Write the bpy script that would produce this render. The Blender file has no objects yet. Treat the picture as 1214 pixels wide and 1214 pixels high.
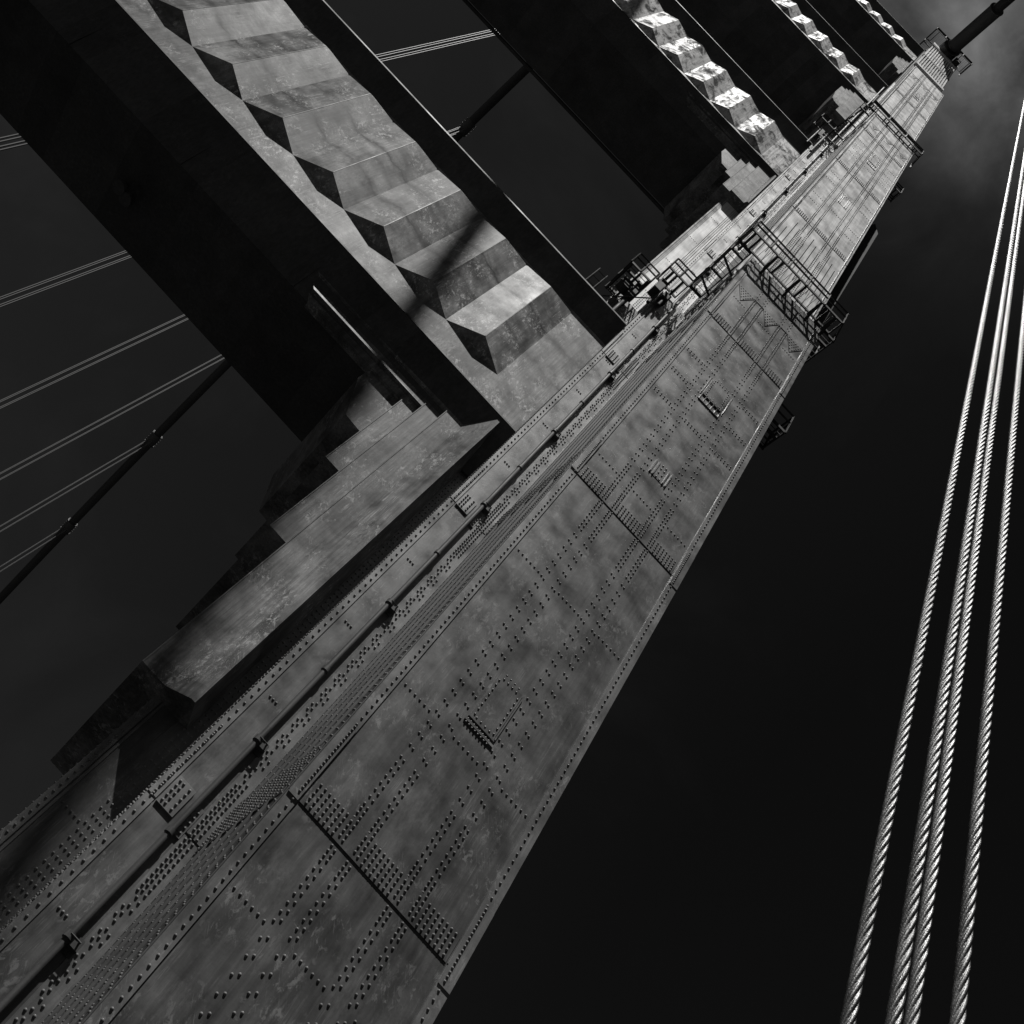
import bpy, math, random
import numpy as np
random.seed(7)
rng = np.random.default_rng(11)
R = math.radians
scene = bpy.context.scene
COL = scene.collection

# ------------------------------------------------------------------ mesh helper
class MB:
    def __init__(s): s.v = []; s.f = []; s.sm = []; s.n = 0; s.mi = []
    def add(s, verts, faces, smooth=False, mi=0):
        b = s.n
        s.v.extend([tuple(map(float, q)) for q in verts]); s.n += len(verts)
        for q in faces: s.f.append(tuple(i + b for i in q)); s.sm.append(smooth); s.mi.append(mi)
    def box(s, x0, x1, y0, y1, z0, z1, mi=0):
        s.add([(x0,y0,z0),(x1,y0,z0),(x1,y1,z0),(x0,y1,z0),(x0,y0,z1),(x1,y0,z1),(x1,y1,z1),(x0,y1,z1)],
              [(0,3,2,1),(4,5,6,7),(0,1,5,4),(1,2,6,5),(2,3,7,6),(3,0,4,7)], mi=mi)
    def prism_x(s, prof, x0, x1, mi=0):          # profile in (y,z)
        n = len(prof)
        s.add([(x0,y,z) for y,z in prof] + [(x1,y,z) for y,z in prof],
              [tuple(range(n)), tuple(range(2*n-1, n-1, -1))] + [(i, n+i, n+(i+1)%n, (i+1)%n) for i in range(n)], mi=mi)
    def prism_y(s, prof, y0, y1, mi=0):          # profile in (x,z)
        n = len(prof)
        s.add([(x,y0,z) for x,z in prof] + [(x,y1,z) for x,z in prof],
              [tuple(range(n)), tuple(range(2*n-1, n-1, -1))] + [(i, n+i, n+(i+1)%n, (i+1)%n) for i in range(n)], mi=mi)
    def prism_z(s, prof, z0, z1, mi=0):          # profile in (x,y)
        n = len(prof)
        s.add([(x,y,z0) for x,y in prof] + [(x,y,z1) for x,y in prof],
              [tuple(range(n)), tuple(range(2*n-1, n-1, -1))] + [(i, n+i, n+(i+1)%n, (i+1)%n) for i in range(n)], mi=mi)
    def tube(s, pts, r, seg=8, mi=0, smooth=True):
        pts = [np.array(p, float) for p in pts]; m = len(pts); vs = []
        for i, p in enumerate(pts):
            t = pts[min(i+1, m-1)] - pts[max(i-1, 0)]; t /= np.linalg.norm(t)
            a = np.array((0,0,1.)) if abs(t[2]) < .9 else np.array((1.,0,0))
            u = np.cross(t, a); u /= np.linalg.norm(u); w = np.cross(t, u)
            rr = r[i] if isinstance(r, (list, tuple)) else r
            for k in range(seg):
                an = 2*math.pi*k/seg; vs.append(p + rr*(math.cos(an)*u + math.sin(an)*w))
        fs = [(i*seg+k, i*seg+(k+1)%seg, (i+1)*seg+(k+1)%seg, (i+1)*seg+k) for i in range(m-1) for k in range(seg)]
        s.add(vs, fs, smooth, mi)
        s.add(vs[:seg], [tuple(range(seg))], False, mi); s.add(vs[-seg:], [tuple(range(seg))[::-1]], False, mi)
    def bar(s, a, b, w=.05, mi=0): s.tube([a, b], w*.62, 4, mi, False)
    def rivets(s, pts, nrm='-y', r=.034, h=.03, seg=7, mi=0):
        if not len(pts): return
        ang = [2*math.pi*k/seg for k in range(seg)]
        loc = [(r*math.cos(a), r*math.sin(a), 0.) for a in ang] + [(.72*r*math.cos(a), .72*r*math.sin(a), .75*h) for a in ang] + [(0,0,h)]
        fc = [(k,(k+1)%seg,seg+(k+1)%seg,seg+k) for k in range(seg)] + [(seg+k,seg+(k+1)%seg,2*seg) for k in range(seg)]
        for p in pts:
            x,y,z = p
            if nrm == '-y': vs = [(x+a, y-c, z+b) for a,b,c in loc]
            elif nrm == '-x': vs = [(x-c, y-a, z+b) for a,b,c in loc]
            s.add(vs, fc, True, mi)
    def build(s, name, mats, parent=None, base=None, bevel=0):
        me = bpy.data.meshes.new(name); me.from_pydata(s.v, [], s.f)
        me.polygons.foreach_set('use_smooth', s.sm)
        if not isinstance(mats, (list, tuple)): mats = [mats]
        for m in mats: me.materials.append(m)
        me.polygons.foreach_set('material_index', s.mi)
        me.update()
        o = bpy.data.objects.new(name, me); COL.objects.link(o)
        if parent is not None:
            o.parent = parent
            if parent.type == 'EMPTY': o.location = [-c for c in parent.location]
        return o

def empty(name, loc):
    o = bpy.data.objects.new(name, None); COL.objects.link(o); o.location = loc; o.empty_display_size = .5; return o
def tag(o, label=None, cat=None, group=None, kind=None):
    if label: o['label'] = label
    if cat: o['category'] = cat
    if group: o['group'] = group
    if kind: o['kind'] = kind
    return o

# ------------------------------------------------------------------ materials
def nd(nt, t, x=0, **k):
    n = nt.nodes.new(t); n.location = (x, 0)
    for a, b in k.items(): setattr(n, a, b)
    return n
def ramp(nt, src, stops):
    r = nd(nt, 'ShaderNodeValToRGB'); e = r.color_ramp.elements
    while len(e) < len(stops): e.new(.5)
    for el, (p, c) in zip(e, stops): el.position = p; el.color = (c, c, c, 1)
    nt.links.new(src, r.inputs[0]); return r.outputs[0]
def math_(nt, op, a, b=None, c=None):
    n = nd(nt, 'ShaderNodeMath', operation=op)
    for i, q in enumerate((a, b, c)):
        if q is None: continue
        if isinstance(q, (int, float)): n.inputs[i].default_value = q
        else: nt.links.new(q, n.inputs[i])
    return n.outputs[0]
def mixv(nt, f, a, b):
    n = nd(nt, 'ShaderNodeMix', data_type='FLOAT')
    for i, q in ((0, f), (2, a), (3, b)):
        if isinstance(q, (int, float)): n.inputs[i].default_value = q
        else: nt.links.new(q, n.inputs[i])
    return n.outputs[0]
def noise(nt, co, scale, detail=4, rough=.6, vec_scale=None, dist=0.):
    if vec_scale:
        m = nd(nt, 'ShaderNodeMapping'); m.inputs['Scale'].default_value = vec_scale
        nt.links.new(co, m.inputs[0]); co = m.outputs[0]
    n = nd(nt, 'ShaderNodeTexNoise'); n.inputs['Scale'].default_value = scale
    n.inputs['Detail'].default_value = detail; n.inputs['Roughness'].default_value = rough; n.inputs['Distortion'].default_value = dist
    nt.links.new(co, n.inputs['Vector']); return n.outputs['Fac']

def steel(name, base, patch=.35, scuff=.0, rough=.5, spec=.5, bands=None, blotch=None, bump=.25, metal=0., streak=.25):
    """painted steel: base albedo, cloudy patches, downward streaks, pale scuffs, optional stained seams and peeling blotches"""
    m = bpy.data.materials.new(name); m.use_nodes = True; nt = m.node_tree; nt.nodes.clear()
    out = nd(nt, 'ShaderNodeOutputMaterial'); b = nd(nt, 'ShaderNodeBsdfPrincipled'); nt.links.new(b.outputs[0], out.inputs[0])
    co = nd(nt, 'ShaderNodeTexCoord').outputs['Object']
    big = noise(nt, co, .45, 3, .5, dist=.3)
    mid = noise(nt, co, 1.3, 4, .5, dist=.2)
    fin = noise(nt, co, 26, 4, .65)
    stk = noise(nt, co, 1., 6, .62, (9., 9., .4))
    v = math_(nt, 'MULTIPLY', ramp(nt, big, [(.32, 1-patch*.45), (.7, 1+patch*.5)]), base)
    v = math_(nt, 'MULTIPLY', v, ramp(nt, mid, [(.33, 1-patch*.4), (.68, 1+patch*.4)]))
    v = math_(nt, 'MULTIPLY', v, ramp(nt, stk, [(.35, 1-streak), (.68, 1+streak*.6)]))
    v = math_(nt, 'MULTIPLY', v, ramp(nt, fin, [(.3, .88), (.7, 1.1)]))
    # every plate was painted in its own coat
    sn = nd(nt, 'ShaderNodeVectorMath', operation='SNAP'); nt.links.new(co, sn.inputs[0]); sn.inputs[1].default_value = (1.46, 400., 6.65)
    wn = nd(nt, 'ShaderNodeTexWhiteNoise', noise_dimensions='3D'); nt.links.new(sn.outputs[0], wn.inputs['Vector'])
    v = math_(nt, 'MULTIPLY', v, math_(nt, 'MULTIPLY_ADD', wn.outputs['Value'], .4, .8))
    if scuff:        # chalky rubbed spots, fine scratches, brush marks running down
        c2 = noise(nt, co, .8, 3, .5)
        ck = math_(nt, 'MULTIPLY', ramp(nt, noise(nt, co, 1.05, 5, .55, (1., 1., .7)), [(.5, 0), (.64, .42)]), ramp(nt, noise(nt, co, 15., 8, .72, (1., 1., .4)), [(.38, .12), (.6, 1)]))
        a = noise(nt, co, 7., 10, .75, (1., 1., .6), dist=.4)
        mk = math_(nt, 'MULTIPLY', ramp(nt, a, [(.53, 0), (.6, .9)]), ramp(nt, c2, [(.48, 0), (.58, 1)]))
        mk = math_(nt, 'MAXIMUM', mk, ck)
        br = noise(nt, co, 1., 6, .72, (26., 26., 1.1), dist=.2)
        mk = math_(nt, 'MAXIMUM', mk, math_(nt, 'MULTIPLY', ramp(nt, br, [(.53, 0), (.64, .8)]), ramp(nt, noise(nt, co, 1.3, 4, .55), [(.5, 0), (.64, 1)])))
        rt = nd(nt, 'ShaderNodeMapping'); rt.inputs['Rotation'].default_value = (0, R(33), 0); nt.links.new(co, rt.inputs[0])
        sc = noise(nt, rt.outputs[0], 1., 4, .7, (60., 60., 2.2))
        mk = math_(nt, 'MAXIMUM', mk, math_(nt, 'MULTIPLY', ramp(nt, sc, [(.59, 0), (.65, .9)]), ramp(nt, c2, [(.5, 0), (.58, 1)])))
        v = mixv(nt, math_(nt, 'MULTIPLY', mk, scuff), v, min(.7, base*3.4))
    if blotch:      # peeling / chalked patches (lo albedo, hi albedo)
        a = noise(nt, co, 1.3, 9, .7, (1., 1., .5), dist=.8); bm_ = ramp(nt, a, [(.4, 0), (.53, 1)])
        nt.links.new(math_(nt, 'MULTIPLY', bm_, spec), b.inputs['Specular IOR Level'])
        v = math_(nt, 'MULTIPLY', mixv(nt, bm_, blotch[0]/base, blotch[1]/base), v)
    if bands:       # rust-stained horizontal seams: list of z, half width
        sx = nd(nt, 'ShaderNodeSeparateXYZ'); nt.links.new(co, sx.inputs[0]); z = sx.outputs[2]
        wob = math_(nt, 'MULTIPLY_ADD', noise(nt, co, 1.3, 4, .6, dist=.8), 1.1, -.55)
        z = math_(nt, 'ADD', z, wob)
        for bz, hw in bands:
            d = math_(nt, 'ABSOLUTE', math_(nt, 'SUBTRACT', z, bz))
            q = ramp(nt, math_(nt, 'DIVIDE', d, hw*4), [(0., .12), (.18, .5), (.6, 1.)])
            q = mixv(nt, ramp(nt, noise(nt, co, .5, 3, .5), [(.38, .45), (.6, 1.)]), 1., q)
            v = math_(nt, 'MULTIPLY', v, q)
    cb = nd(nt, 'ShaderNodeCombineColor')
    for i in range(3): nt.links.new(v, cb.inputs[i])
    nt.links.new(cb.outputs[0], b.inputs['Base Color'])
    rg = ramp(nt, mid, [(.3, rough-.09), (.7, rough+.1)])
    if blotch: rg = mixv(nt, bm_, .9, rg)
    nt.links.new(rg, b.inputs['Roughness'])
    b.inputs['Specular IOR Level'].default_value = spec; b.inputs['Metallic'].default_value = metal
    bp = nd(nt, 'ShaderNodeBump'); bp.inputs['Strength'].default_value = bump; bp.inputs['Distance'].default_value = .012
    nt.links.new(noise(nt, co, 5., 6, .6), bp.inputs['Height']); nt.links.new(bp.outputs[0], b.inputs['Normal'])
    return m

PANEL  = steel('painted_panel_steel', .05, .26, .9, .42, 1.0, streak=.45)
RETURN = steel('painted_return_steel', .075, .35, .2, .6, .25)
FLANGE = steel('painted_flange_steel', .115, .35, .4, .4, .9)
UPPER  = steel('brightened_upper_steel', .6, .2, .25, .4, 1.0)  # raised base colour stands in for light growing stronger up the shaft
CAPM   = steel('brightened_cap_steel', .74, .15, .2, .4, 1.0)  # lighter again: the brighter light near the top is put into the colour
RIVET  = steel('painted_rivet_steel', .15, .1, 0, .5, .25)
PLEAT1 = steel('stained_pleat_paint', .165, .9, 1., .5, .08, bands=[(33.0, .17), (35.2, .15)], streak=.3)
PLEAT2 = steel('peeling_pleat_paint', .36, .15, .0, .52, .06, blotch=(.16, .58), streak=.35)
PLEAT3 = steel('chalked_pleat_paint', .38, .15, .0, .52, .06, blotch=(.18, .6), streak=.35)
BEAM   = steel('crossbeam_steel', .06, .35, .2, .6, .3)
HAUNCH = steel('haunch_paint', .135, .85, .8, .5, .12, streak=.4)
DARK   = steel('catwalk_steel', .03, .2, 0, .65, .2)
PIPEM  = steel('pipe_steel', .07, .2, 0, .6, .25)
CABLE  = steel('cable_wrap', .04, .15, 0, .6, .2)
BANDM  = steel('cable_band_steel', .06, .15, 0, .55, .3)
ROPEM  = steel('galvanised_rope', .17, .4, 0, .4, .4, bump=.0, streak=.2, metal=.75)
FAROPE = steel('distant_rope_steel', .13, .12, 0, .5, .3, bump=.0, streak=.05)
ROAD   = steel('asphalt', .028, .2, 0, .85, .2)
WATERM = steel('water', .015, .2, 0, .15, .5)
nt = ROPEM.node_tree   # fine wires across the strands
bp = [n for n in nt.nodes if n.type == 'BUMP'][0]; bp.inputs['Strength'].default_value = .9; bp.inputs['Distance'].default_value = .004
co = [n for n in nt.nodes if n.type == 'TEX_COORD'][0].outputs['Object']
nt.links.new(noise(nt, co, 1., 2, .6, (170., 170., 60.)), bp.inputs['Height'])

# ------------------------------------------------------------------ the tower
BASE = (-15.2, 24.25, -1.7)
tower = tag(empty('bridge_tower', BASE), 'tall riveted steel bridge tower with stepped legs and pleated crossbeams', 'bridge tower')
XC, YC = 4.44, 24.25

def frange(a, b, st):
    n = max(1, int((b-a)/st)); return [a + (b-a)*i/n for i in range(n)]

# --- near leg, shaft cells
leg = MB()
#        A: (x0,x1,yfront)      B: (x0,x1,yf)        C
ST = [dict(z0=-1.7, z1=44.85, A=(2.22,6.68,16.25), B=(.62,8.2,20.4), C=(-.8,8.95,22.0)),
      dict(z0=44.7, z1=89.15, A=(2.13,6.50,17.3), B=(.54,7.75,21.2), C=(-.88,7.9,22.6)),
      dict(z0=89.0, z1=125.7, A=(2.08,6.50,18.4), B=(1.85,7.3,20.9), C=(2.2,7.4,22.9)),
      dict(z0=125.6, z1=160., A=(2.05,6.60,20.2), B=(1.95,6.85,20.95), C=(2.2,6.9,22.6))]
for i, s in enumerate(ST):
    for k, e in (('A',0), ('B',.12), ('C',.21)):
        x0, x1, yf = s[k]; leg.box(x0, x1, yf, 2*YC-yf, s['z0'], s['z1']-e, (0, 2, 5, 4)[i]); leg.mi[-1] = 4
# surfaces in front of the cells (mi 0 panel, 1 flange, 2 upper, 3 rivet)
T = .05
Yp = 16.25
zz0, zz1 = -1.7, 44.85
def rowpts(x0, x1, n, y, z): return [(x0+(x1-x0)*i/(n-1), y, z) for i in range(n)]

def panel_stage(Y, xl, xpl, xpr, xr, z0, z1, bands, rows, mi_p, mi_f, rr, zig=None, seg=7, tight=2.0, pm=.36):
    rv = []
    W = xpr - xpl
    yf = Y - T
    # edge cover plates, broken at the splices
    cuts = [z0] + [b for b in bands] + [z1]
    for a, b in zip(cuts[:-1], cuts[1:]):
        leg.box(xl, xpl-.012, yf, Y+.02, a+.02, b-.02, mi_f)
        leg.box(xpr+.012, xr-.003, Y-.03, Y+.02, a+.02, b-.02, mi_f)
    for b in bands:      # lapped splice covers on the edge plates
        leg.box(xl+.004, xpl-.03, yf-.035, yf+.01, b-.05, b+1.9, mi_f)
        leg.box(xpr+.03, xr-.008, Y-.055, Y+.01, b-.38, b+1.4, mi_f)
    for z in np.arange(z0+.2, z1-.2, .19 if rr > .03 else .3):
        near = any(-.05 < z-b < 1.9 for b in bands)
        sp = yf-.035 if near else yf
        rv.append(((xl+xpl)/2+.03, sp, z)); 
        if near: rv.append(((xl+xpl)/2+.03, sp, z+.095))
        near = any(-.38 < z-b < 1.4 for b in bands)
        sp = Y-.055 if near else Y-.03
        rv.append(((xpr+xr)/2-.04, sp, z))
        if near: rv.append(((xpr+xr)/2-.04, sp, z+.095))
    # splice plates across the panel
    ph = .6
    for b in bands:
        leg.box(xpl+.02, xpr-.02, Y-.024, Y+.02, b, b+ph, mi_p)
    F = [.25, .276, .352, .378, .624, .652, .726, .752]
    cx = [xpl + f*W for f in F]
    def onplate(z): return any(b-.02 <= z <= b+ph for b in bands)
    for j, x in enumerate(cx):
        z = z0 + .3 + (.09 if j % 2 else 0)
        while z < z1-.3:
            d = min((abs(z-b-.2) for b in bands), default=9)
            if zig and z > zig[1]-.1 and z < zig[0]-.05:  st = .1
            else: st = .12 if d < .7 else (.19 if d < tight else pm)
            yy = Y-.024 if onplate(z) else Y
            if zig and z > zig[0]-.1: yy = Y-.024
            if not any(abs(z-b) < .05 for b in bands): rv.append((x, yy, z))
            z += st
    bays = [(xpl+.1, cx[0]-.1), (cx[3]+.1, cx[4]-.1), (cx[7]+.1, xpr-.1)]
    for b in bands:
        for x0, x1 in bays:
            for q in range(5):
                rv += rowpts(x0+.03, x1-.03, 7, Y-.024, b+.07+q*.118)
    for z, bs in rows:
        for k in bs:
            x0, x1 = bays[k]; rv += rowpts(x0+.03, x1-.02, 6, Y, z)
    leg.rivets(rv, '-y', rr, rr*.95, seg, 3)
    if zig:              # serrated reinforcing plate under the ledge
        zt, zb, zlow = zig
        mids = [(bays[k][0]+bays[k][1])/2 for k in range(3)]
        pts = [(xpl+.01, zt)]
        ends = [cx[0]-.05, cx[3]+.02, cx[4]-.02, cx[7]+.02]
        pts += [(mids[0], zlow), (cx[0]-.03, zt), (cx[3]+.03, zt), (mids[1], zlow), (cx[4]-.03, zt), (cx[7]+.03, zt), (mids[2], zlow), (xpr-.01, zt)]
        pts += [(xpr-.01, z1-.02), (xpl+.01, z1-.02)]
        # split into convex strips
        lower = pts[:9]
        for p, q in zip(lower[:-1], lower[1:]):
            leg.prism_y([p, q, (q[0], z1-.02), (p[0], z1-.02)], Y-.024, Y+.02, mi_p)
        rz = []
        for m in mids:
            for q in range(5):
                w = .34*(1-q/5); z = zt - .1 - q*(zt-zlow-.2)/5
                n = 6-q
                rz += rowpts(m-w, m+w, max(n, 2), Y-.024, z)
        for m in mids: rz += rowpts(m-.3, m+.3, 6, Y, zlow-.18)
        leg.rivets(rz, '-y', rr, rr*.9, seg, 3)

b1 = [10.13, 23.42, 37.36]
rows1 = [(8.21,(0,1,2)), (13.74,(0,1,2)), (19.3,(0,1,2)), (24.93,(0,1,2)), (4.2,(0,1,2)), (30.17,(0,1,2)), (30.03,(0,1,2)), (32.1,(0,2)), (31.95,(0,2)), (33.97,(0,2)), (33.82,(0,2))]
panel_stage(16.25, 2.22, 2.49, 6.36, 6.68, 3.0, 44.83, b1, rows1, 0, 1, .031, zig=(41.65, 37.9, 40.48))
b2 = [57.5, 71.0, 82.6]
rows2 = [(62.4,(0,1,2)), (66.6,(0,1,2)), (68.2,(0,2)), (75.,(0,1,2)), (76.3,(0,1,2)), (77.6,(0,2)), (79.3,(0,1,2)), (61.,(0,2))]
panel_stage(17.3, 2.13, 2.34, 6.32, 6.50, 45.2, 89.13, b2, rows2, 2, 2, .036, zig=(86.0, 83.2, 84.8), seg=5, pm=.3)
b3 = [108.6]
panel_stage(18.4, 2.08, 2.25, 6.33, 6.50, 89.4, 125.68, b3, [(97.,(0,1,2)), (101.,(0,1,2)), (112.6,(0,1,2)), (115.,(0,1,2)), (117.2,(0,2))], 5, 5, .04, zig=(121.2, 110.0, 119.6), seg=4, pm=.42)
# long slot lines above the first ledge, stage two
for k in range(12):
    x = 2.62 + k*.315
    leg.rivets([(x, 17.3, z) for z in np.arange(49.6 + (k % 3)*.5, 54.5 + (k*7 % 4)*.6, .115)], '-y', .03, .03, 4, 3)
    leg.rivets([(x+.12, 17.3, z) for z in np.arange(45.6, 50.5, .2)], '-y', .03, .03, 4, 3)
# paired flush vertical strips of stage three, darker than the panel
for (Y, xpl, xpr, a, b, w) in ((18.4, 2.25, 6.33, 90., 120.9, .09),):
    for f in (.24, .285, .345, .39, .615, .66, .72, .765):
        x = xpl + f*(xpr-xpl); leg.box(x-w/2, x+w/2, Y-.007, Y+.02, a, b, 4)
# stage four: fluted cap
for k in range(13):
    x = 2.22 + k*.345
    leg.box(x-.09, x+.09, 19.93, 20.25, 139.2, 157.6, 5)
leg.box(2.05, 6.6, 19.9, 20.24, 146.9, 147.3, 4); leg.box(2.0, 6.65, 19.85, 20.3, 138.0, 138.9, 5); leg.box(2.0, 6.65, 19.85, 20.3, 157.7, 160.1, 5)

# --- A return face (x = 2.22, facing the roadway): riveted angles and strips
def ret_face(x, y0, y1, z0, z1, mi, zstep, rr, ncol, seg=6):
    rv = []
    ng = max(2, round((y1-y0)/.68)); gw = (y1-y0)/ng
    for g in range(ng):          # vertical angles, each with its double rivet line, and a standing ledge between them
        a = y0 + g*gw
        leg.box(x-.016, x+.01, a+.05, a+.36, z0+.1, z1-.1, mi)
        if g: leg.box(x-.05, x+.01, a-.015, a+.012, z0+.1, z1-.1, mi)
        for q in range(ncol):
            yy = a + .12 + q*.15
            for z in np.arange(z0+.3+(q % 2)*zstep*.5, z1-.2, zstep): rv.append((x-(.016 if yy < a+.36 else 0), yy, z))
    leg.rivets(rv, '-x', rr, rr*.9, seg, 3)
ret_face(2.22, 16.3, 20.35, 3., 44.7, 4, .2, .03, 3)
for b in b1:
    leg.box(2.19, 2.23, 16.5, 20.3, b, b+1.5, 4)
    leg.rivets([(2.19, y, z) for y in np.arange(16.6, 20.3, .16) for z in np.arange(b+.1, b+1.45, .15)], '-x', .03, .028, 5, 3)
ret_face(2.13, 17.4, 21.1, 45.2, 89., 4, .3, .034, 2, 4)
ret_face(2.08, 18.5, 20.8, 89.4, 125., 4, .4, .04, 2, 4)

# --- B face (yf), strips, lap plates and rivets
def b_face(Y, x0, x1, z0, z1, bands, mi, step, rr, seg):
    rv = []
    c = [z0] + bands + [z1]
    for a, b in zip(c[:-1], c[1:]):
        leg.box(x0-.004, x0+.22, Y-.04, Y+.02, a+.03, b-.03, mi)
        leg.box(x1-.42, x1-.01, Y-.03, Y+.02, a+.03, b-.03, mi)
    for z in np.arange(z0+.2, z1-.1, step*1.6): rv.append((x0+.11, Y-.04, z))
    for b in bands:
        rv += [(x0+.11, Y-.04, z) for z in np.arange(b, b+2.2, step*.8)]
    zc = z0+.2; i = 0
    while zc < z1-.2:
        d = min((abs(zc-b) for b in bands), default=9)
        st = step*.8 if d < 1.6 else step*1.15
        if d < 1.6 or i % 3: rv.append((x1-.33, Y-.03, zc))
        rv.append((x1-.25, Y-.03, zc+st*.45))
        if d < 1.6 or i % 4 < 2: rv.append((x1-.14, Y-.03, zc+st*.2))
        zc += st; i += 1
    for b in bands:
        leg.box(x0+.26, x1-.84, Y-.05, Y+.02, b, b+.75, mi); leg.box(x1-.66, x1-.43, Y-.05, Y+.02, b-.2, b+.6, mi)
        rv += [(x, Y-.05, z) for x in (x0+.34, x0+.44, x0+.62) for z in np.arange(b+.1, b+.7, .14)]
        rv += [(x, Y-.05, z) for x in (x1-.6, x1-.5) for z in np.arange(b-.1, b+.55, .14)]
    for z in np.arange(z0+2.4, z1-1, 3.2):
        rv += [(x0+.42, Y, z), (x0+.52, Y, z), (x0+.62, Y, z)] if rr > .03 else []
    leg.rivets(rv, '-y', rr, rr*.95, seg, 3)
    # rivets on the corner angle, seen edge-on
    leg.rivets([(x0-.004, Y+.1, z) for z in np.arange(z0+.2, z1-.1, step*.75)], '-x', rr, rr, seg, 3)
    leg.rivets([(x0-.004, Y+.3, z) for z in np.arange(z0+.3, z1-.1, step*.75)], '-x', rr, rr, seg, 3)
    leg.box(x1-.012, x1+.02, Y-.055, Y+.1, z0, z1, mi)
b_face(20.4, .62, 2.2, 2., 44.6, [10.3, 23.5, 36.6], 1, .17, .036, 7)
b_face(21.2, .54, 2.1, 45.2, 88.9, [54., 63.5, 74.], 2, .22, .036, 5)
# B return toward the portal: dense rivets low down
leg.rivets([(.62, y, z) for y in np.arange(20.8, 21.95, .16) for z in np.arange(3., 30., .24)], '-x', .032, .03, 5, 3)
# C face: edge strip, rivets
for (Y, x0, x1, z0, z1) in ((22.0, -.8, .62, 2., 44.4), (22.6, -.88, .54, 45.2, 88.7)):
    leg.box(x0-.004, x0+.2, Y-.04, Y+.02, z0, z1, 1)
    leg.box(x0+.24, x0+.3, Y-.03, Y+.02, z0, z1, 1)
    leg.rivets([(x0+.1, Y-.04, z) for z in np.arange(z0+.2, z1, .2)], '-y', .034, .032, 6, 3)
    leg.rivets([(x, Y, z) for x in (x1-.14, x1-.26, x1-.38) for z in np.arange(z0+.2, z1, .22)], '-y', .034, .032, 6, 3)
    for zr in np.arange(z0+3, z1, 4.6): leg.rivets(rowpts(x0+.4, x1-.5, 5, Y, zr), '-y', .034, .032, 5, 3)
    leg.rivets([(x0-.004, Y+.1, z) for z in np.arange(z0+.2, z1, .2)], '-x', .034, .034, 6, 3)
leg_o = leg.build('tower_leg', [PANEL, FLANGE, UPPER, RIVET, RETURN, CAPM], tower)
leg_o['label'] = 'riveted leg running from lower left to upper right'

# hatch covers on the front panel
def hatch(x0, x1, z0, z1, Y, sill, frame, mat):
    h = MB()
    h.box(x0, x1, Y-.035, Y+.01, z0+sill, z1)
    h.box(x0-.03, x1+.03, Y-.05, Y+.01, z0+sill-.05, z0+sill)
    h.box(x1+.01, x1+.04, Y-.06, Y+.01, z0+sill, z1)
    if frame:
        h.box(x0-.08, x1+.08, Y-.04, Y+.01, z0, z0+.04)
        for q in np.linspace(x0-.06, x1+.06, 6): h.box(q-.012, q+.012, Y-.05, Y+.01, z0, z0+sill)
        for x in (x0-.12, x0-.04, x1+.06, x1+.14): h.box(x-.012, x+.012, Y-.04, Y+.01, z0+sill, z1-.1)
    else:
        h.rivets([(x, Y-.02, z0+sill-.12-.1*k) for x in np.arange(x0, x1, .09) for k in range(2)], '-y', .028, .027, 6)
        h.box(x0-.06, x1+.08, Y-.04, Y+.01, z0-.02, z0+.04)
    h.rivets([(x, Y-.035, z) for x in (x0+.06, x1-.06) for z in np.arange(z0+sill+.1, z1-.05, .17)], '-y', .028, .026, 6)
    h.rivets([(x, Y-.035, z) for x in np.arange(x0+.14, x1-.1, .13) for z in (z0+sill+.06, z1-.07, z1+.06)], '-y', .028, .026, 6)
    return h.build('hatch_cover', mat, tower)
hatch(4.08, 4.78, 14.3, 15.95, 16.25, .16, False, PANEL)
hatch(4.06, 4.86, 31.85, 33.8, 16.25, .5, True, PANEL)
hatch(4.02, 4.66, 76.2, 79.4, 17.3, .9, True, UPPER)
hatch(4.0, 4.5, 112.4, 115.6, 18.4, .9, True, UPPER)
g = MB(); g.box(4.08, 4.78, 16.235, 16.26, 26.28, 27.12)
for x in (4.1, 4.22, 4.64, 4.76): g.box(x-.018, x+.018, 16.19, 16.25, 26.3, 27.1)
g.rivets([(x, 16.235, z) for x in (4.36, 4.5) for z in (26.35, 26.6, 26.85, 27.05)], '-y', .034, .03, 6)
g.build('vent_grille', PANEL, tower)
g = MB(); g.box(3.96, 4.66, 17.285, 17.31, 64.58, 66.32)
for x in (4.0, 4.12, 4.5, 4.62): g.box(x-.02, x+.02, 17.24, 17.3, 64.6, 66.3)
g.build('vent_grille', UPPER, tower)

# far leg (out of frame to the left): same stepped shaft, mirrored
fl = MB()
for i, s in enumerate(ST):
    for k, e in (('A',0), ('B',.12), ('C',.21)):
        x0, x1, yf = s[k]; fl.box(-30.4-x1, -30.4-x0, yf, 2*YC-yf, s['z0'], s['z1']-e)
fo = fl.build('tower_leg', PANEL, tower); fo['label'] = 'opposite leg beyond the left edge'

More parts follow.
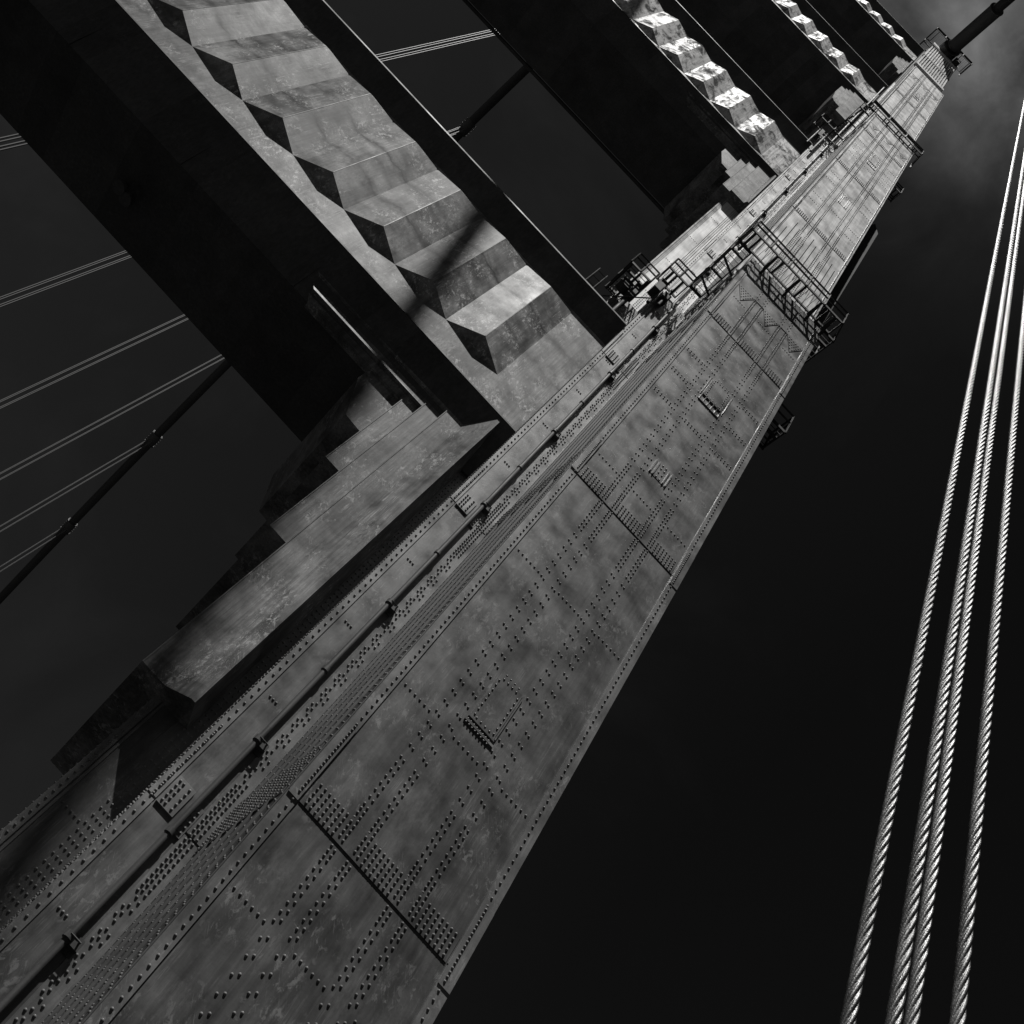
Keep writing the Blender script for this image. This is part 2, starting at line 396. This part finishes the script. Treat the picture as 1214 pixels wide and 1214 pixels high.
# --- drain pipes with clamps
def pipe(x, yw, z0, z1, zs, r):
    p = MB(); y = yw - .17
    p.tube([(x, y, z) for z in np.linspace(z0, z1, 12)], r, 10)
    for z in zs[:-1]: p.tube([(x, y, z+2.6), (x, y, z+2.72)], r*1.35, 10)
    po = p.build('drain_pipe', PIPEM, tower)
    for z in zs:
        c = MB()
        c.box(x+.02, x+.3, y-.02, yw+.01, z-.1, z+.02); c.box(x+.12, x+.3, yw-.04, yw+.01, z-.22, z+.18)
        c.tube([(x, y, z-.07), (x, y, z+.07)], r*1.5, 10); c.bar((x-.02, y-.1, z+.02), (x+.24, y-.1, z+.02), .035)
        c.bar((x+.22, y-.1, z+.02), (x+.22, yw, z+.02), .035)
        co_ = c.build('pipe_clamp', PIPEM, po)
pipe(1.52, 20.4, -1.6, 44.8, [1.9, 7.35, 12.9, 18.6, 24.3, 29.9, 35.6, 41.2], .075)
pipe(1.46, 21.2, 45.3, 120., [52, 58.5, 65, 71.5, 78, 84.5], .08)

# --- portal struts
def strut(Ys, zb, zm, pv_b, pv_t, pr_b, pr_t, zct, out, valley, pitch, rid, zsoff, ysoff, yfar, hx, hz, xr, zwall, mats, ycop, ribs=True, seams=None):
    """Ys wall plane; zb bottom of wall; pv_* valley bottom/top; pr_* ridge bottom/top; zct coping top"""
    PL = mats
    XM = -15.2
    xl_, xr_ = 2*XM-xr, xr
    # main beam: everything but the pleats
    bm = MB()
    k_ = zct/ycop; ze_ = k_*(Ys + .44*zwall)/(1 + .44*k_)
    prof = [(Ys, zb), (Ys, ze_-.05), (2*YC-Ys, ze_-.05), (yfar, zb+1.6), (yfar, zsoff+.9), (yfar-.35, zsoff), (ysoff, zsoff)]
    bm.prism_x(prof, xl_, xr_)
    # thin lip along the far lower edge and panel laps on the soffit
    bm.box(xl_+1, xr_-1, yfar-.02, yfar+.22, zsoff+.55, zsoff+.72)
    if seams:
        n = np.array((ysoff-Ys, zsoff-zb)); n /= np.linalg.norm(n)
        for sx in seams:
            bm.prism_x([(Ys+.12-.02, zb-.2), (Ys+.12+.1, zb-.12), (ysoff+.05, zsoff+.05), (ysoff-.03, zsoff-.03)], sx-.05, sx+.05)
    # lower lip
    bm.box(xl_, xr_, Ys-.02, Ys+.1, zb-.03, zb+.05)
    so = bm.build('portal_strut', BEAM, tower)
    # pleated panel
    p = MB()
    xs_ridge = pitch*rid
    x1 = valley
    # flat end bay next to each leg
    p.add([(x1, Ys-.006, zb+.05), (xr-.02, Ys-.006, zb+.05), (xr-.02, Ys-.006, zwall), (x1, Ys-.006, zwall)], [(0,1,2,3)])
    x = x1
    while x > 2*XM - valley + .3:
        a = x - pitch; rx = a + xs_ridge; Yr = Ys - out
        P1 = (a, Ys-.006, pv_b); P3 = (x, Ys-.006, pv_b); P2 = (rx, Yr, pr_b); P4 = (rx, Ys-.006, pv_b)
        Q1 = (a, Ys-.006, pv_t); Q3 = (x, Ys-.006, pv_t); Q2 = (rx, Yr, pr_t); Q4 = (rx, Ys-.006, pv_t+.25)
        p.add([P1,P2,Q2,Q1], [(0,1,2,3)]); p.add([P2,P3,Q3,Q2], [(0,1,2,3)])
        p.box(rx-.016, rx+.016, Yr-.004, Yr+.02, pr_b+.02, pr_t-.02)
        p.add([P1,P3,P2], [(0,1,2)])
        p.add([Q1,Q2,Q4], [(0,1,2)]); p.add([Q2,Q3,Q4], [(0,1,2)])
        # plate below and above the pleats
        zl = zb+.05
        p.add([(a,Ys-.006,zl),(rx,Ys-.006,zl),P4,P1], [(0,1,2,3)]); p.add([(rx,Ys-.006,zl),(x,Ys-.006,zl),P3,P4], [(0,1,2,3)])
        p.add([Q1,Q4,(rx,Ys-.006,zwall),(a,Ys-.006,zwall)], [(0,1,2,3)]); p.add([Q4,Q3,(x,Ys-.006,zwall),(rx,Ys-.006,zwall)], [(0,1,2,3)])
        x = a
    p.add([(xl_+.02, Ys-.006, zb+.05), (x, Ys-.006, zb+.05), (x, Ys-.006, zwall), (xl_+.02, Ys-.006, zwall)], [(0,1,2,3)])
    p.build('pleated_panel', PL, so)
    # coping: sloping fascia that leans outward
    c = MB()
    k_ = zct/ycop; ye = (Ys + .44*zwall)/(1 + .44*k_); ze = k_*ye
    c.prism_x([(Ys, zwall-.02), (ye, ze-.1), (ye, ze), (Ys+.3, ze+.02)], xl_, xr-.02)
    c.build('coping', BEAM, so)
    return so

def haunch(so, Ys, zb, zsoff, ysoff, cols, yback, mirror, ribz):
    """cols: list of (x0,x1,zbottom,yfront); first is the bevelled column at the leg"""
    k = (zsoff-zb)/(ysoff-Ys)
    def ztop(y): return zb + k*(y-Ys) + .6
    h = MB()
    def X(x): return -30.4-x if mirror else x
    def bx(x0, x1, y0, y1, z0, z1):
        a, b = sorted((X(x0), X(x1))); h.box(a, b, y0, y1, z0, z1)
    for j, (x0, x1, z0, yf) in enumerate(cols):
        zt = zb-.05 + k*(yf-Ys)+.02
        if j == 0:
            xb = x1
            y2 = cols[1][3]
            # bevelled corner shaft: front sliver, 45 degree face, dark return toward the leg
            pr = [(x0, y2), (x0+.55*(x1-x0)*.0+ .0, y2), (x1-.1, Ys+.06), (x1, Ys+.06), (x1+.62, Ys+.75), (x1+.62, yback), (x0, yback)]
            pr = [(x0, y2), (x1-.12, Ys+.06), (x1, Ys+.06), (x1+.5, Ys+1.6), (x1+.5, yback), (x0, yback)]
            pr = [(X(a), b) for a, b in pr]
            if mirror: pr = pr[::-1]
            h.prism_z(pr, z0, zb+1.0)
        elif j == len(cols)-1:
            w = x1-x0
            pr = [(X(x1), z0), (X(x0+.52*w), z0+.05), (X(x0), z0+.36*(zb-z0)), (X(x0-.02), zb+.5), (X(x1), zb+.5)]
            if mirror: pr = pr[::-1]
            h.prism_y(pr, yf, yback)
        else:
            bx(x0, x1, yf, yback, z0, zb+.5-.03*j)
            bx(x0-.004, x0+.03, yf-.02, yf+.02, z0-.004, zt); bx(x0+.03, x1, yf-.015, yf+.02, z0-.004, z0+.035)
    ho = h.build('haunch', HAUNCH, so)
    if ribz:
        r = MB()
        # stepped ribs continuing along the sloping soffit
        for j, (x0, x1, z0, yf) in enumerate(cols[1:4]):
            zt = zb + k*(yf-Ys); yn = cols[j+2][3] if j+2 < len(cols) else yf+.2
            L = -8.0 + .25*j
            hgt = .2 if j == 0 else .42
            pr = [(yf, zt+.05), (yf, zt-hgt+.02), (yn+.2, zt-hgt), (yn+.35, zt+.05)]
            n = 4
            e = .35
            vs = [(X(L-e), yf+.05, zt), (X(L), yf, zt-hgt+.02), (X(L), yn+.2, zt-hgt), (X(L-e), yn+.35, zt),
                  (X(x0), yf, zt+.05), (X(x0), yf, zt-hgt+.02), (X(x0), yn+.2, zt-hgt), (X(x0), yn+.35, zt+.05)]
            r.add(vs, [(0,1,2,3), (0,4,5,1), (1,5,6,2), (3,2,6,7)])
        r.build('soffit_rib', HAUNCH, so)
    return ho

S1 = strut(20.9, 29.1, 0, 30.67, 37.86, 31.25, 37.4, 39.8, .4, -1.38, 2.77, .51, 26.7, 21.9, 27.0, 0, 0, .6, 38.1, PLEAT1, 20.36,
           seams=[-19.84, -14.1, -8.33])
c1 = [(-.84, -.05, 12.8, 0), (-1.59, -.84, 12.8, 21.43), (-2.26, -1.59, 18.5, 21.585), (-2.88, -2.26, 22.1, 21.75), (-4.38, -2.88, 24.2, 21.9)]
haunch(S1, 20.9, 29.1, 26.7, 21.9, c1, 28.2, False, True); haunch(S1, 20.9, 29.1, 26.7, 21.9, c1, 28.2, True, True)
S2 = strut(21.6, 74.35, 0, 74.75, 81.85, 75.35, 81.7, 84.9, .4, -1.4, 2.66, .5, 72.0, 22.95, 28.65, 0, 0, .52, 82.2, PLEAT2, 21.15)
c2 = [(.2, .42, 66.0, 0), (-.96, .2, 66.0, 21.9), (-1.6, -.96, 66.0, 22.05), (-2.15, -1.6, 68.5, 22.2), (-3.4, -2.15, 69.6, 22.35)]
haunch(S2, 21.6, 74.35, 72.0, 22.95, c2, 28.0, False, True); haunch(S2, 21.6, 74.35, 72.0, 22.95, c2, 28.0, True, True)
S3 = strut(21.9, 114.3, 0, 114.9, 120.3, 115.5, 120.1, 124.5, .38, -.55, 2.4, .52, 109.6, 24.9, 27.6, 0, 0, 1.7, 120.6, PLEAT3, 21.4)
c3 = [(1.35, 1.55, 102.6, 0), (-.25, 1.35, 102.6, 22.1), (-.8, -.25, 105.0, 22.2), (-1.1, -.8, 105.6, 22.3), (-1.6, -1.1, 106.5, 22.4)]
haunch(S3, 21.9, 114.3, 109.6, 24.9, c3, 27.3, False, False); haunch(S3, 21.9, 114.3, 109.6, 24.9, c3, 27.3, True, False)
S4 = strut(21.6, 149.4, 0, 150.2, 153.5, 150.6, 153.4, 159.0, .34, -.2, 2.15, .52, 143.8, 25.1, 26.9, 0, 0, 1.85, 153.6, PLEAT3, 21.2)
c4 = [(1.65, 1.8, 137.8, 0), (1.25, 1.65, 137.8, 22.0), (.65, 1.25, 140.2, 22.1), (.3, .65, 141.3, 22.2), (-.1, .3, 142., 22.3)]
haunch(S4, 21.6, 149.4, 143.8, 25.1, c4, 26.5, False, False); haunch(S4, 21.6, 149.4, 143.8, 25.1, c4, 26.5, True, False)
for o, t in ((S1, 'lowest and largest crossbeam'), (S2, 'second crossbeam from the bottom'), (S3, 'third crossbeam from the bottom'), (S4, 'top crossbeam')): o['label'] = t

# floodlights under the lowest strut
for x, y in ((-15.48, 24.45), (-15.05, 24.62)):
    f = MB(); f.tube([(x, y, 26.72), (x, y, 26.6)], .1, 10); f.tube([(x, y, 26.62), (x, y-.02, 26.5), (x, y-.05, 26.3)], [.1, .24, .27], 16)
    f.build('floodlight', PIPEM, S1)

# --- catwalks
def rail(mb, pts, z0, h=1.25, post=1.25, r=.035):
    for zr in (h, h*.55):
        for a, b in zip(pts[:-1], pts[1:]): mb.bar((a[0], a[1], z0+zr), (b[0], b[1], z0+zr), r*2)
    for a, b in zip(pts[:-1], pts[1:]):
        L = math.hypot(b[0]-a[0], b[1]-a[1]); n = max(1, round(L/post))
        for i in range(n+1):
            x = a[0]+(b[0]-a[0])*i/n; y = a[1]+(b[1]-a[1])*i/n
            mb.bar((x, y, z0-.1), (x, y, z0+h), r*2.2)
def grating(mb, x0, x1, y0, y1, z):
    mb.box(x0, x1, y0, y0+.06, z-.14, z+.02); mb.box(x0, x1, y1-.06, y1, z-.14, z+.02)
    mb.box(x0, x0+.06, y0, y1, z-.139, z+.019); mb.box(x1-.06, x1, y0, y1, z-.139, z+.019)
    if x1-x0 > y1-y0:
        for x in np.arange(x0+.25, x1, .26): mb.box(x, x+.018, y0+.06, y1-.06, z-.03, z+.01)
        for x in np.arange(x0+.5, x1, 1.45): mb.box(x, x+.1, y0+.06, y1-.06, z-.2, z-.03)
    else:
        for y in np.arange(y0+.25, y1, .26): mb.box(x0+.06, x1-.06, y, y+.018, z-.03, z+.01)
        for y in np.arange(y0+.4, y1, 1.3): mb.box(x0+.06, x1-.06, y, y+.1, z-.2, z-.03)

cw = MB()
grating(cw, 1.27, 7.0, 15.4, 16.2, 45.12); grating(cw, 1.27, 2.05, 16.22, 19.4, 45.11); grating(cw, 0., 1.27, 19.4, 20.3, 45.1)
grating(cw, -1.42, -.09, 20.6, 22.5, 45.08); grating(cw, 6.75, 7.4, 16.22, 18.5, 45.11)
for x in (1.5, 2.9, 4.3, 5.7, 6.6):        # triangular brackets
    cw.bar((x, 16.2, 44.1), (x, 15.45, 45.0), .1); cw.bar((x, 16.25, 44.95), (x, 15.4, 44.98), .1)
for y in (17.2, 18.6): cw.bar((2.2, y, 44.0), (1.32, y, 45.), .1)
for x in (.3, .95): cw.bar((x, 20.4, 44.0), (x, 19.45, 45.), .1); cw.bar((x, 20.38, 43.4), (x, 20.0, 45.0), .07)
for x in (-1.3, -.7, -.2): cw.bar((x, 22., 43.9), (x, 20.7, 45.), .1)
cw.bar((-1.11, 20.3, 39.7), (.41, 20.2, 42.8), .07)
# cable drum, junction boxes and valves stacked on the portal landing
cw.box(.15, .5, 19.75, 20.3, 43.2, 44.4); cw.box(.7, 1.1, 20.0, 20.35, 43.5, 44.2); cw.tube([(-.75, 21.2, 44.4), (-.75, 21.7, 44.4)], .38, 14); cw.box(-.5, -.15, 21.1, 21.7, 43.6, 44.9)
cw.tube([(.5, 20.1, 42.2), (.5, 20.1, 45.0)], .09, 8); cw.tube([(.9, 20.1, 42.8), (.9, 20.1, 45.)], .07, 8); cw.tube([(-.3, 21.4, 41.5), (-.3, 21.4, 45.)], .1, 8)
cwo = cw.build('catwalk', DARK, tower); cwo['label'] = 'lower catwalk around the leg'
rl = MB()
rail(rl, [(1.27, 19.4), (1.27, 15.4), (7.0, 15.4), (7.4, 16.3), (7.4, 18.4)], 45.12)
rail(rl, [(-.0, 20.3), (-.0, 19.4), (1.3, 19.4)], 45.1, post=.7); rail(rl, [(-.09, 22.4), (-.09, 20.6), (-1.42, 20.6), (-1.42, 22.5)], 45.08, post=.8)
rl.build('railing', DARK, cwo)
lad = MB()
for x in (-2.12, -1.63): lad.bar((x, 21.0, 39.9), (x, 21.0, 42.9), .045)
for z in (41.2, 41.9, 42.6): lad.bar((-2.12, 21.0, z), (-1.63, 21.0, z), .04)
lad.bar((-2.12, 21.0, 42.6), (-2.12, 22.2, 42.6), .04); lad.bar((-1.63, 21.0, 42.6), (-1.63, 22.2, 42.6), .04)
lad.build('ladder_rail', PIPEM, S1)
# outer side landing, half hidden behind the leg
ol = MB(); grating(ol, 6.7, 7.9, 17.4, 18.6, 37.6); rail(ol, [(6.7, 17.4), (7.9, 17.4), (7.9, 18.6), (6.7, 18.6)], 37.6, h=1.5)
ol.build('side_landing', DARK, tower)
ol = MB(); grating(ol, 6.5, 7.5, 18.0, 18.9, 80.5); rail(ol, [(6.5, 18.0), (7.5, 18.0), (7.5, 18.9), (6.5, 18.9)], 80.5, h=1.4, r=.04)
ol.build('side_landing', DARK, tower)
hs = MB(); hs.prism_y([(6.5, 45.2), (7.5, 45.2), (7.8, 71.8), (7.3, 73.), (6.5, 70.)], 18.8, 20.4)  # plain dark box along the outer side of the leg
hs.build('outer_side_box', DARK, tower)
# second catwalk
cw2 = MB(); grating(cw2, 1.35, 7.0, 16.95, 17.3, 89.35); grating(cw2, .9, 2.0, 17.32, 21.1, 89.33); grating(cw2, -.6, .9, 20.3, 21.1, 89.32)
for x in (1.6, 3., 4.4, 5.8, 6.5): cw2.bar((x, 17.3, 88.4), (x, 17., 89.3), .1)
cw2.box(.2, .5, 20.6, 21.1, 86., 88.); cw2.tube([(.8, 20.9, 82.), (.8, 20.9, 89.)], .1, 6); cw2.tube([(.1, 20.9, 83.), (.1, 20.9, 89.)], .08, 6)
c2o = cw2.build('catwalk', DARK, tower); c2o['label'] = 'middle catwalk around the leg'
r2 = MB(); rail(r2, [(.9, 20.3), (1.35, 16.95), (7.0, 16.95), (7.2, 18.2)], 89.35, h=1.3, post=2., r=.055); rail(r2, [(-.6, 21.1), (-.6, 20.3), (.9, 20.3)], 89.32, post=.7, r=.05)
r2.build('railing', DARK, c2o)
# top: saddle housing and railings
tp = MB(); grating(tp, .9, 7.6, 18.6, 20.2, 160.2); grating(tp, .9, 2.2, 20.22, 22.4, 160.19)
tp.box(2.6, 6.3, 20.4, 27.6, 160., 164.)
tp.prism_x([(18.4, 160.4), (18.9, 163.4), (24.25, 165.0), (24.25, 160.3)], 3.2, 5.4)
tp.box(5.5, 6.4, 19.2, 20.2, 158.2, 160.1)
to = tp.build('saddle_platform', DARK, tower)
r3 = MB(); rail(r3, [(.9, 22.4), (.9, 18.6), (7.6, 18.6), (7.6, 20.5)], 160.2, h=1.5, post=1.6, r=.07); r3.build('railing', DARK, to)

# ------------------------------------------------------------------ main cables
def zfar(y):   # landward span (+y) and main span (-y)
    d = y - YC
    if d >= 0: return 162.3 - .735*d + .00118*d*d
    return 162.3 + .5*d + .0006*d*d
def cable(name, x, y0, y1, label):
    ys = list(np.arange(y0, y1, 3.)) + [y1]
    m = MB(); m.tube([(x, y, zfar(y)) for y in ys], .66, 20)
    root = empty(name, (x, YC, zfar(YC))); tag(root, label, 'cable')
    m.build('cable_strand', CABLE, root)
    return root
nearc = cable('main_cable', 4.2, -70., 24.25, 'thick dark main cable leaving the tower top at upper right')
farc = cable('main_cable', -34.8, -70., 165., 'long dark main cable crossing the sky behind the crossbeams')
def band(root, x, y, L, r, bolts=True):
    b = MB(); sl = (zfar(y+.1)-zfar(y-.1))/.2; c = 1/math.hypot(1, sl)
    p = lambda t: (x, y+t*c, zfar(y)+t*c*sl)
    b.tube([p(-L/2), p(L/2)], r, 18)
    b.tube([p(-L/2), p(-L/2+.12)], r*1.08, 18); b.tube([p(L/2-.12), p(L/2)], r*1.08, 18)
    if bolts:
        for t in np.linspace(-L/2+.2, L/2-.2, 5):
            q = p(t)
            for sx in (-1, 1): b.tube([(q[0]+sx*(r+.0), q[1], q[2]+.25), (q[0]+sx*(r+.16), q[1], q[2]+.25)], .06, 6)
    return b.build('cable_band', BANDM, root)
band(nearc, 4.2, 15.2, 7.2, .95, False); band(nearc, 4.2, 20.2, 3.2, 1.2, False)

# ------------------------------------------------------------------ suspender ropes
def rope_mesh(r, z0, zfine, z1, lay, name):
    lob = 6; per = 6; prof = []
    rs = r*.31; rc = r - rs
    for k in range(lob):
        for j in range(per):
            a = 2*math.pi*(k/lob) + (j/(per)-.5)*2*math.pi/lob
            d = a - 2*math.pi*k/lob
            s_ = rc*math.cos(d) + math.sqrt(max(rs*rs - (rc*math.sin(d))**2, (.12*rs)**2))
            prof.append((s_*math.cos(a), s_*math.sin(a)))
    n = len(prof)
    zs = list(np.arange(z0, zfine, .03)) + list(np.arange(zfine, z1, .6)) + [z1]
    zs = np.array(zs); an = np.where(zs < zfine, zs/lay*2*math.pi, zfine/lay*2*math.pi)
    P = np.array(prof)
    c, s_ = np.cos(an)[:,None], np.sin(an)[:,None]
    V = np.stack([P[None,:,0]*c - P[None,:,1]*s_, P[None,:,0]*s_ + P[None,:,1]*c, np.repeat(zs[:,None], n, 1)], 2).reshape(-1,3)
    F = [(i*n+k, i*n+(k+1)%n, (i+1)*n+(k+1)%n, (i+1)*n+k) for i in range(len(zs)-1) for k in range(n)]
    me = bpy.data.meshes.new(name); me.from_pydata(V.tolist(), [], F); me.polygons.foreach_set('use_smooth', [True]*len(F)); me.materials.append(ROPEM); me.update()
    return me
RA, RB = .235, .165
rm = rope_mesh(.044, 0., 75., zfar(4.1)+1.7, .72, 'suspender_rope')
lab = {(-1,1): 'leftmost of the four twisted wire ropes at the right', (-1,-1): 'left rope of the close middle pair of twisted ropes',
       (1,1): 'right rope of the close middle pair of twisted ropes', (1,-1): 'rightmost of the four twisted wire ropes at the right'}
for (sx, sy), L in lab.items():
    o = bpy.data.objects.new('suspender_rope', rm); COL.objects.link(o); o.location = (4.2+sx*RA, 4.1+sy*RB, -1.7); o.rotation_euler.z = random.random()*6
    tag(o, L, 'rope', 'twisted suspender ropes in front of the tower')
fm = MB(); fm.tube([(0,0,0), (0,0,1)], .05, 6)
first = fm.build('suspender_rope', FAROPE)
where = ['bundle passing behind the lowest crossbeam, seen above and below it', 'bundle second from the crossbeam corner, clamped in the opening',
         'broad bundle in the middle of the left sky', 'bundle meeting the dark cable beside the crossbeam', 'bundle ending at the upper clamp on the dark cable', 'short bundle ending at the lower clamp on the dark cable']
order = {(1,1): 'top', (-1,1): 'second', (1,-1): 'third', (-1,-1): 'bottom'}
used = False
for g_, Yg in enumerate([46.3, 65.8, 85.3, 104.8, 124.0, 143.]):
    band(farc, -34.8, Yg, 2.2, .8)
    for (sx, sy), nm in order.items():
        o = first if not used else first.copy()
        if used: COL.objects.link(o)
        used = True
        y = Yg + sy*RB; o.location = (-34.8+sx*RA*1.3, y, -1.7); o.scale = (1.2, 1.2, zfar(Yg)+1.7)
        tag(o, f'{nm} rope of the four-rope {where[g_]}', 'rope', 'distant suspender ropes behind the tower')

# ------------------------------------------------------------------ ground
d = MB(); d.box(-46, 13, -200, 400, -2.3, -1.7); tag(d.build('roadway', ROAD), kind='structure')
w = MB(); w.box(-6000, 6000, -6000, 6000, -76, -75); tag(w.build('water', WATERM), kind='structure')

# ------------------------------------------------------------------ sun, sky, camera
EL, PH = 65., 35.
s = np.array([-math.cos(R(EL))*math.sin(R(PH)), -math.cos(R(EL))*math.cos(R(PH)), math.sin(R(EL))])
sd = bpy.data.lights.new('sun', 'SUN'); sd.energy = 4.6; sd.angle = R(.53); sd.color = (1, .99, .97)
so_ = bpy.data.objects.new('sun', sd); COL.objects.link(so_)
from mathutils import Vector, Matrix
so_.rotation_euler = Vector(s).to_track_quat('Z', 'Y').to_euler()
W = bpy.data.worlds.new('World'); scene.world = W; W.use_nodes = True; nt = W.node_tree; nt.nodes.clear()
out = nd(nt, 'ShaderNodeOutputWorld'); bg = nd(nt, 'ShaderNodeBackground'); nt.links.new(bg.outputs[0], out.inputs[0])
sky = nd(nt, 'ShaderNodeTexSky', sky_type='NISHITA', sun_disc=False); sky.sun_elevation = R(EL); sky.sun_rotation = math.atan2(s[0], s[1]); sky.air_density = .8; sky.dust_density = .3; sky.ozone_density = 2.
sp = nd(nt, 'ShaderNodeSeparateColor'); nt.links.new(sky.outputs[0], sp.inputs[0])
red = sp.outputs[0]     # deep red filter on black-and-white film
co = nd(nt, 'ShaderNodeTexCoord').outputs['Generated']
CLOUD = (.045, .065, .997)
# thin cloud bank high over the tower top
def dirn(px, py):
    return None
def dotp(v):
    n = nd(nt, 'ShaderNodeVectorMath', operation='DOT_PRODUCT'); nt.links.new(co, n.inputs[0]); n.inputs[1].default_value = v
    return n.outputs['Value']
msk = ramp(nt, dotp(CLOUD), [(.972, 0.), (.989, .1), (.9965, .5), (.9995, 1.)])
n1 = noise(nt, co, 6., 8, .55, dist=.6); n2 = noise(nt, co, 19., 6, .6, dist=.4)
cl = math_(nt, 'MULTIPLY', ramp(nt, n1, [(.33, .12), (.66, 1.)]), ramp(nt, n2, [(.25, .45), (.75, 1.)]))
cl = math_(nt, 'MULTIPLY', cl, msk)
faint = math_(nt, 'MULTIPLY', ramp(nt, noise(nt, co, 3.2, 6, .55, dist=.6), [(.5, 0.), (.8, 1.)]), .05)
pol = ramp(nt, math_(nt, 'MULTIPLY_ADD', dotp((.83, .0, .0)), .5, .5), [(.3, 1.6), (.66, .58)])   # polarising filter darkens the sky to the right
tot = math_(nt, 'ADD', math_(nt, 'MULTIPLY', math_(nt, 'ADD', math_(nt, 'MULTIPLY', red, .1), faint), pol), math_(nt, 'MULTIPLY', cl, 2.4))
cb = nd(nt, 'ShaderNodeCombineColor')
for i in range(3): nt.links.new(tot, cb.inputs[i])
nt.links.new(cb.outputs[0], bg.inputs[0]); bg.inputs[1].default_value = .1

Zv = np.array([1260., -114.5]); pp = np.array([524., 517.]); f = 1200.; al = R(47.25)
U = np.array([*(Zv-pp), f]); U /= np.linalg.norm(U)
dx = np.array([math.cos(al), math.sin(al)]); Xc = np.array([dx[0], dx[1], -(dx@(Zv-pp))/f]); Xc /= np.linalg.norm(Xc)
Yc_ = np.cross(U, Xc); M = np.array([Xc, Yc_, U])
cd = bpy.data.cameras.new('camera'); cam = bpy.data.objects.new('camera', cd); COL.objects.link(cam)
cam.matrix_world = Matrix([[M[r][0], -M[r][1], -M[r][2], 0] for r in range(3)] + [[0,0,0,1]])
cd.sensor_width = 36; cd.lens = 36*f/1214; cd.shift_x = (607-pp[0])/1214; cd.shift_y = -(607-pp[1])/1214
cd.clip_start = .1; cd.clip_end = 20000
scene.camera = cam
scene.view_settings.view_transform = 'Standard'; scene.view_settings.look = 'None'; scene.view_settings.exposure = 0; scene.view_settings.gamma = 1
scene.render.resolution_x = scene.render.resolution_y = 1024
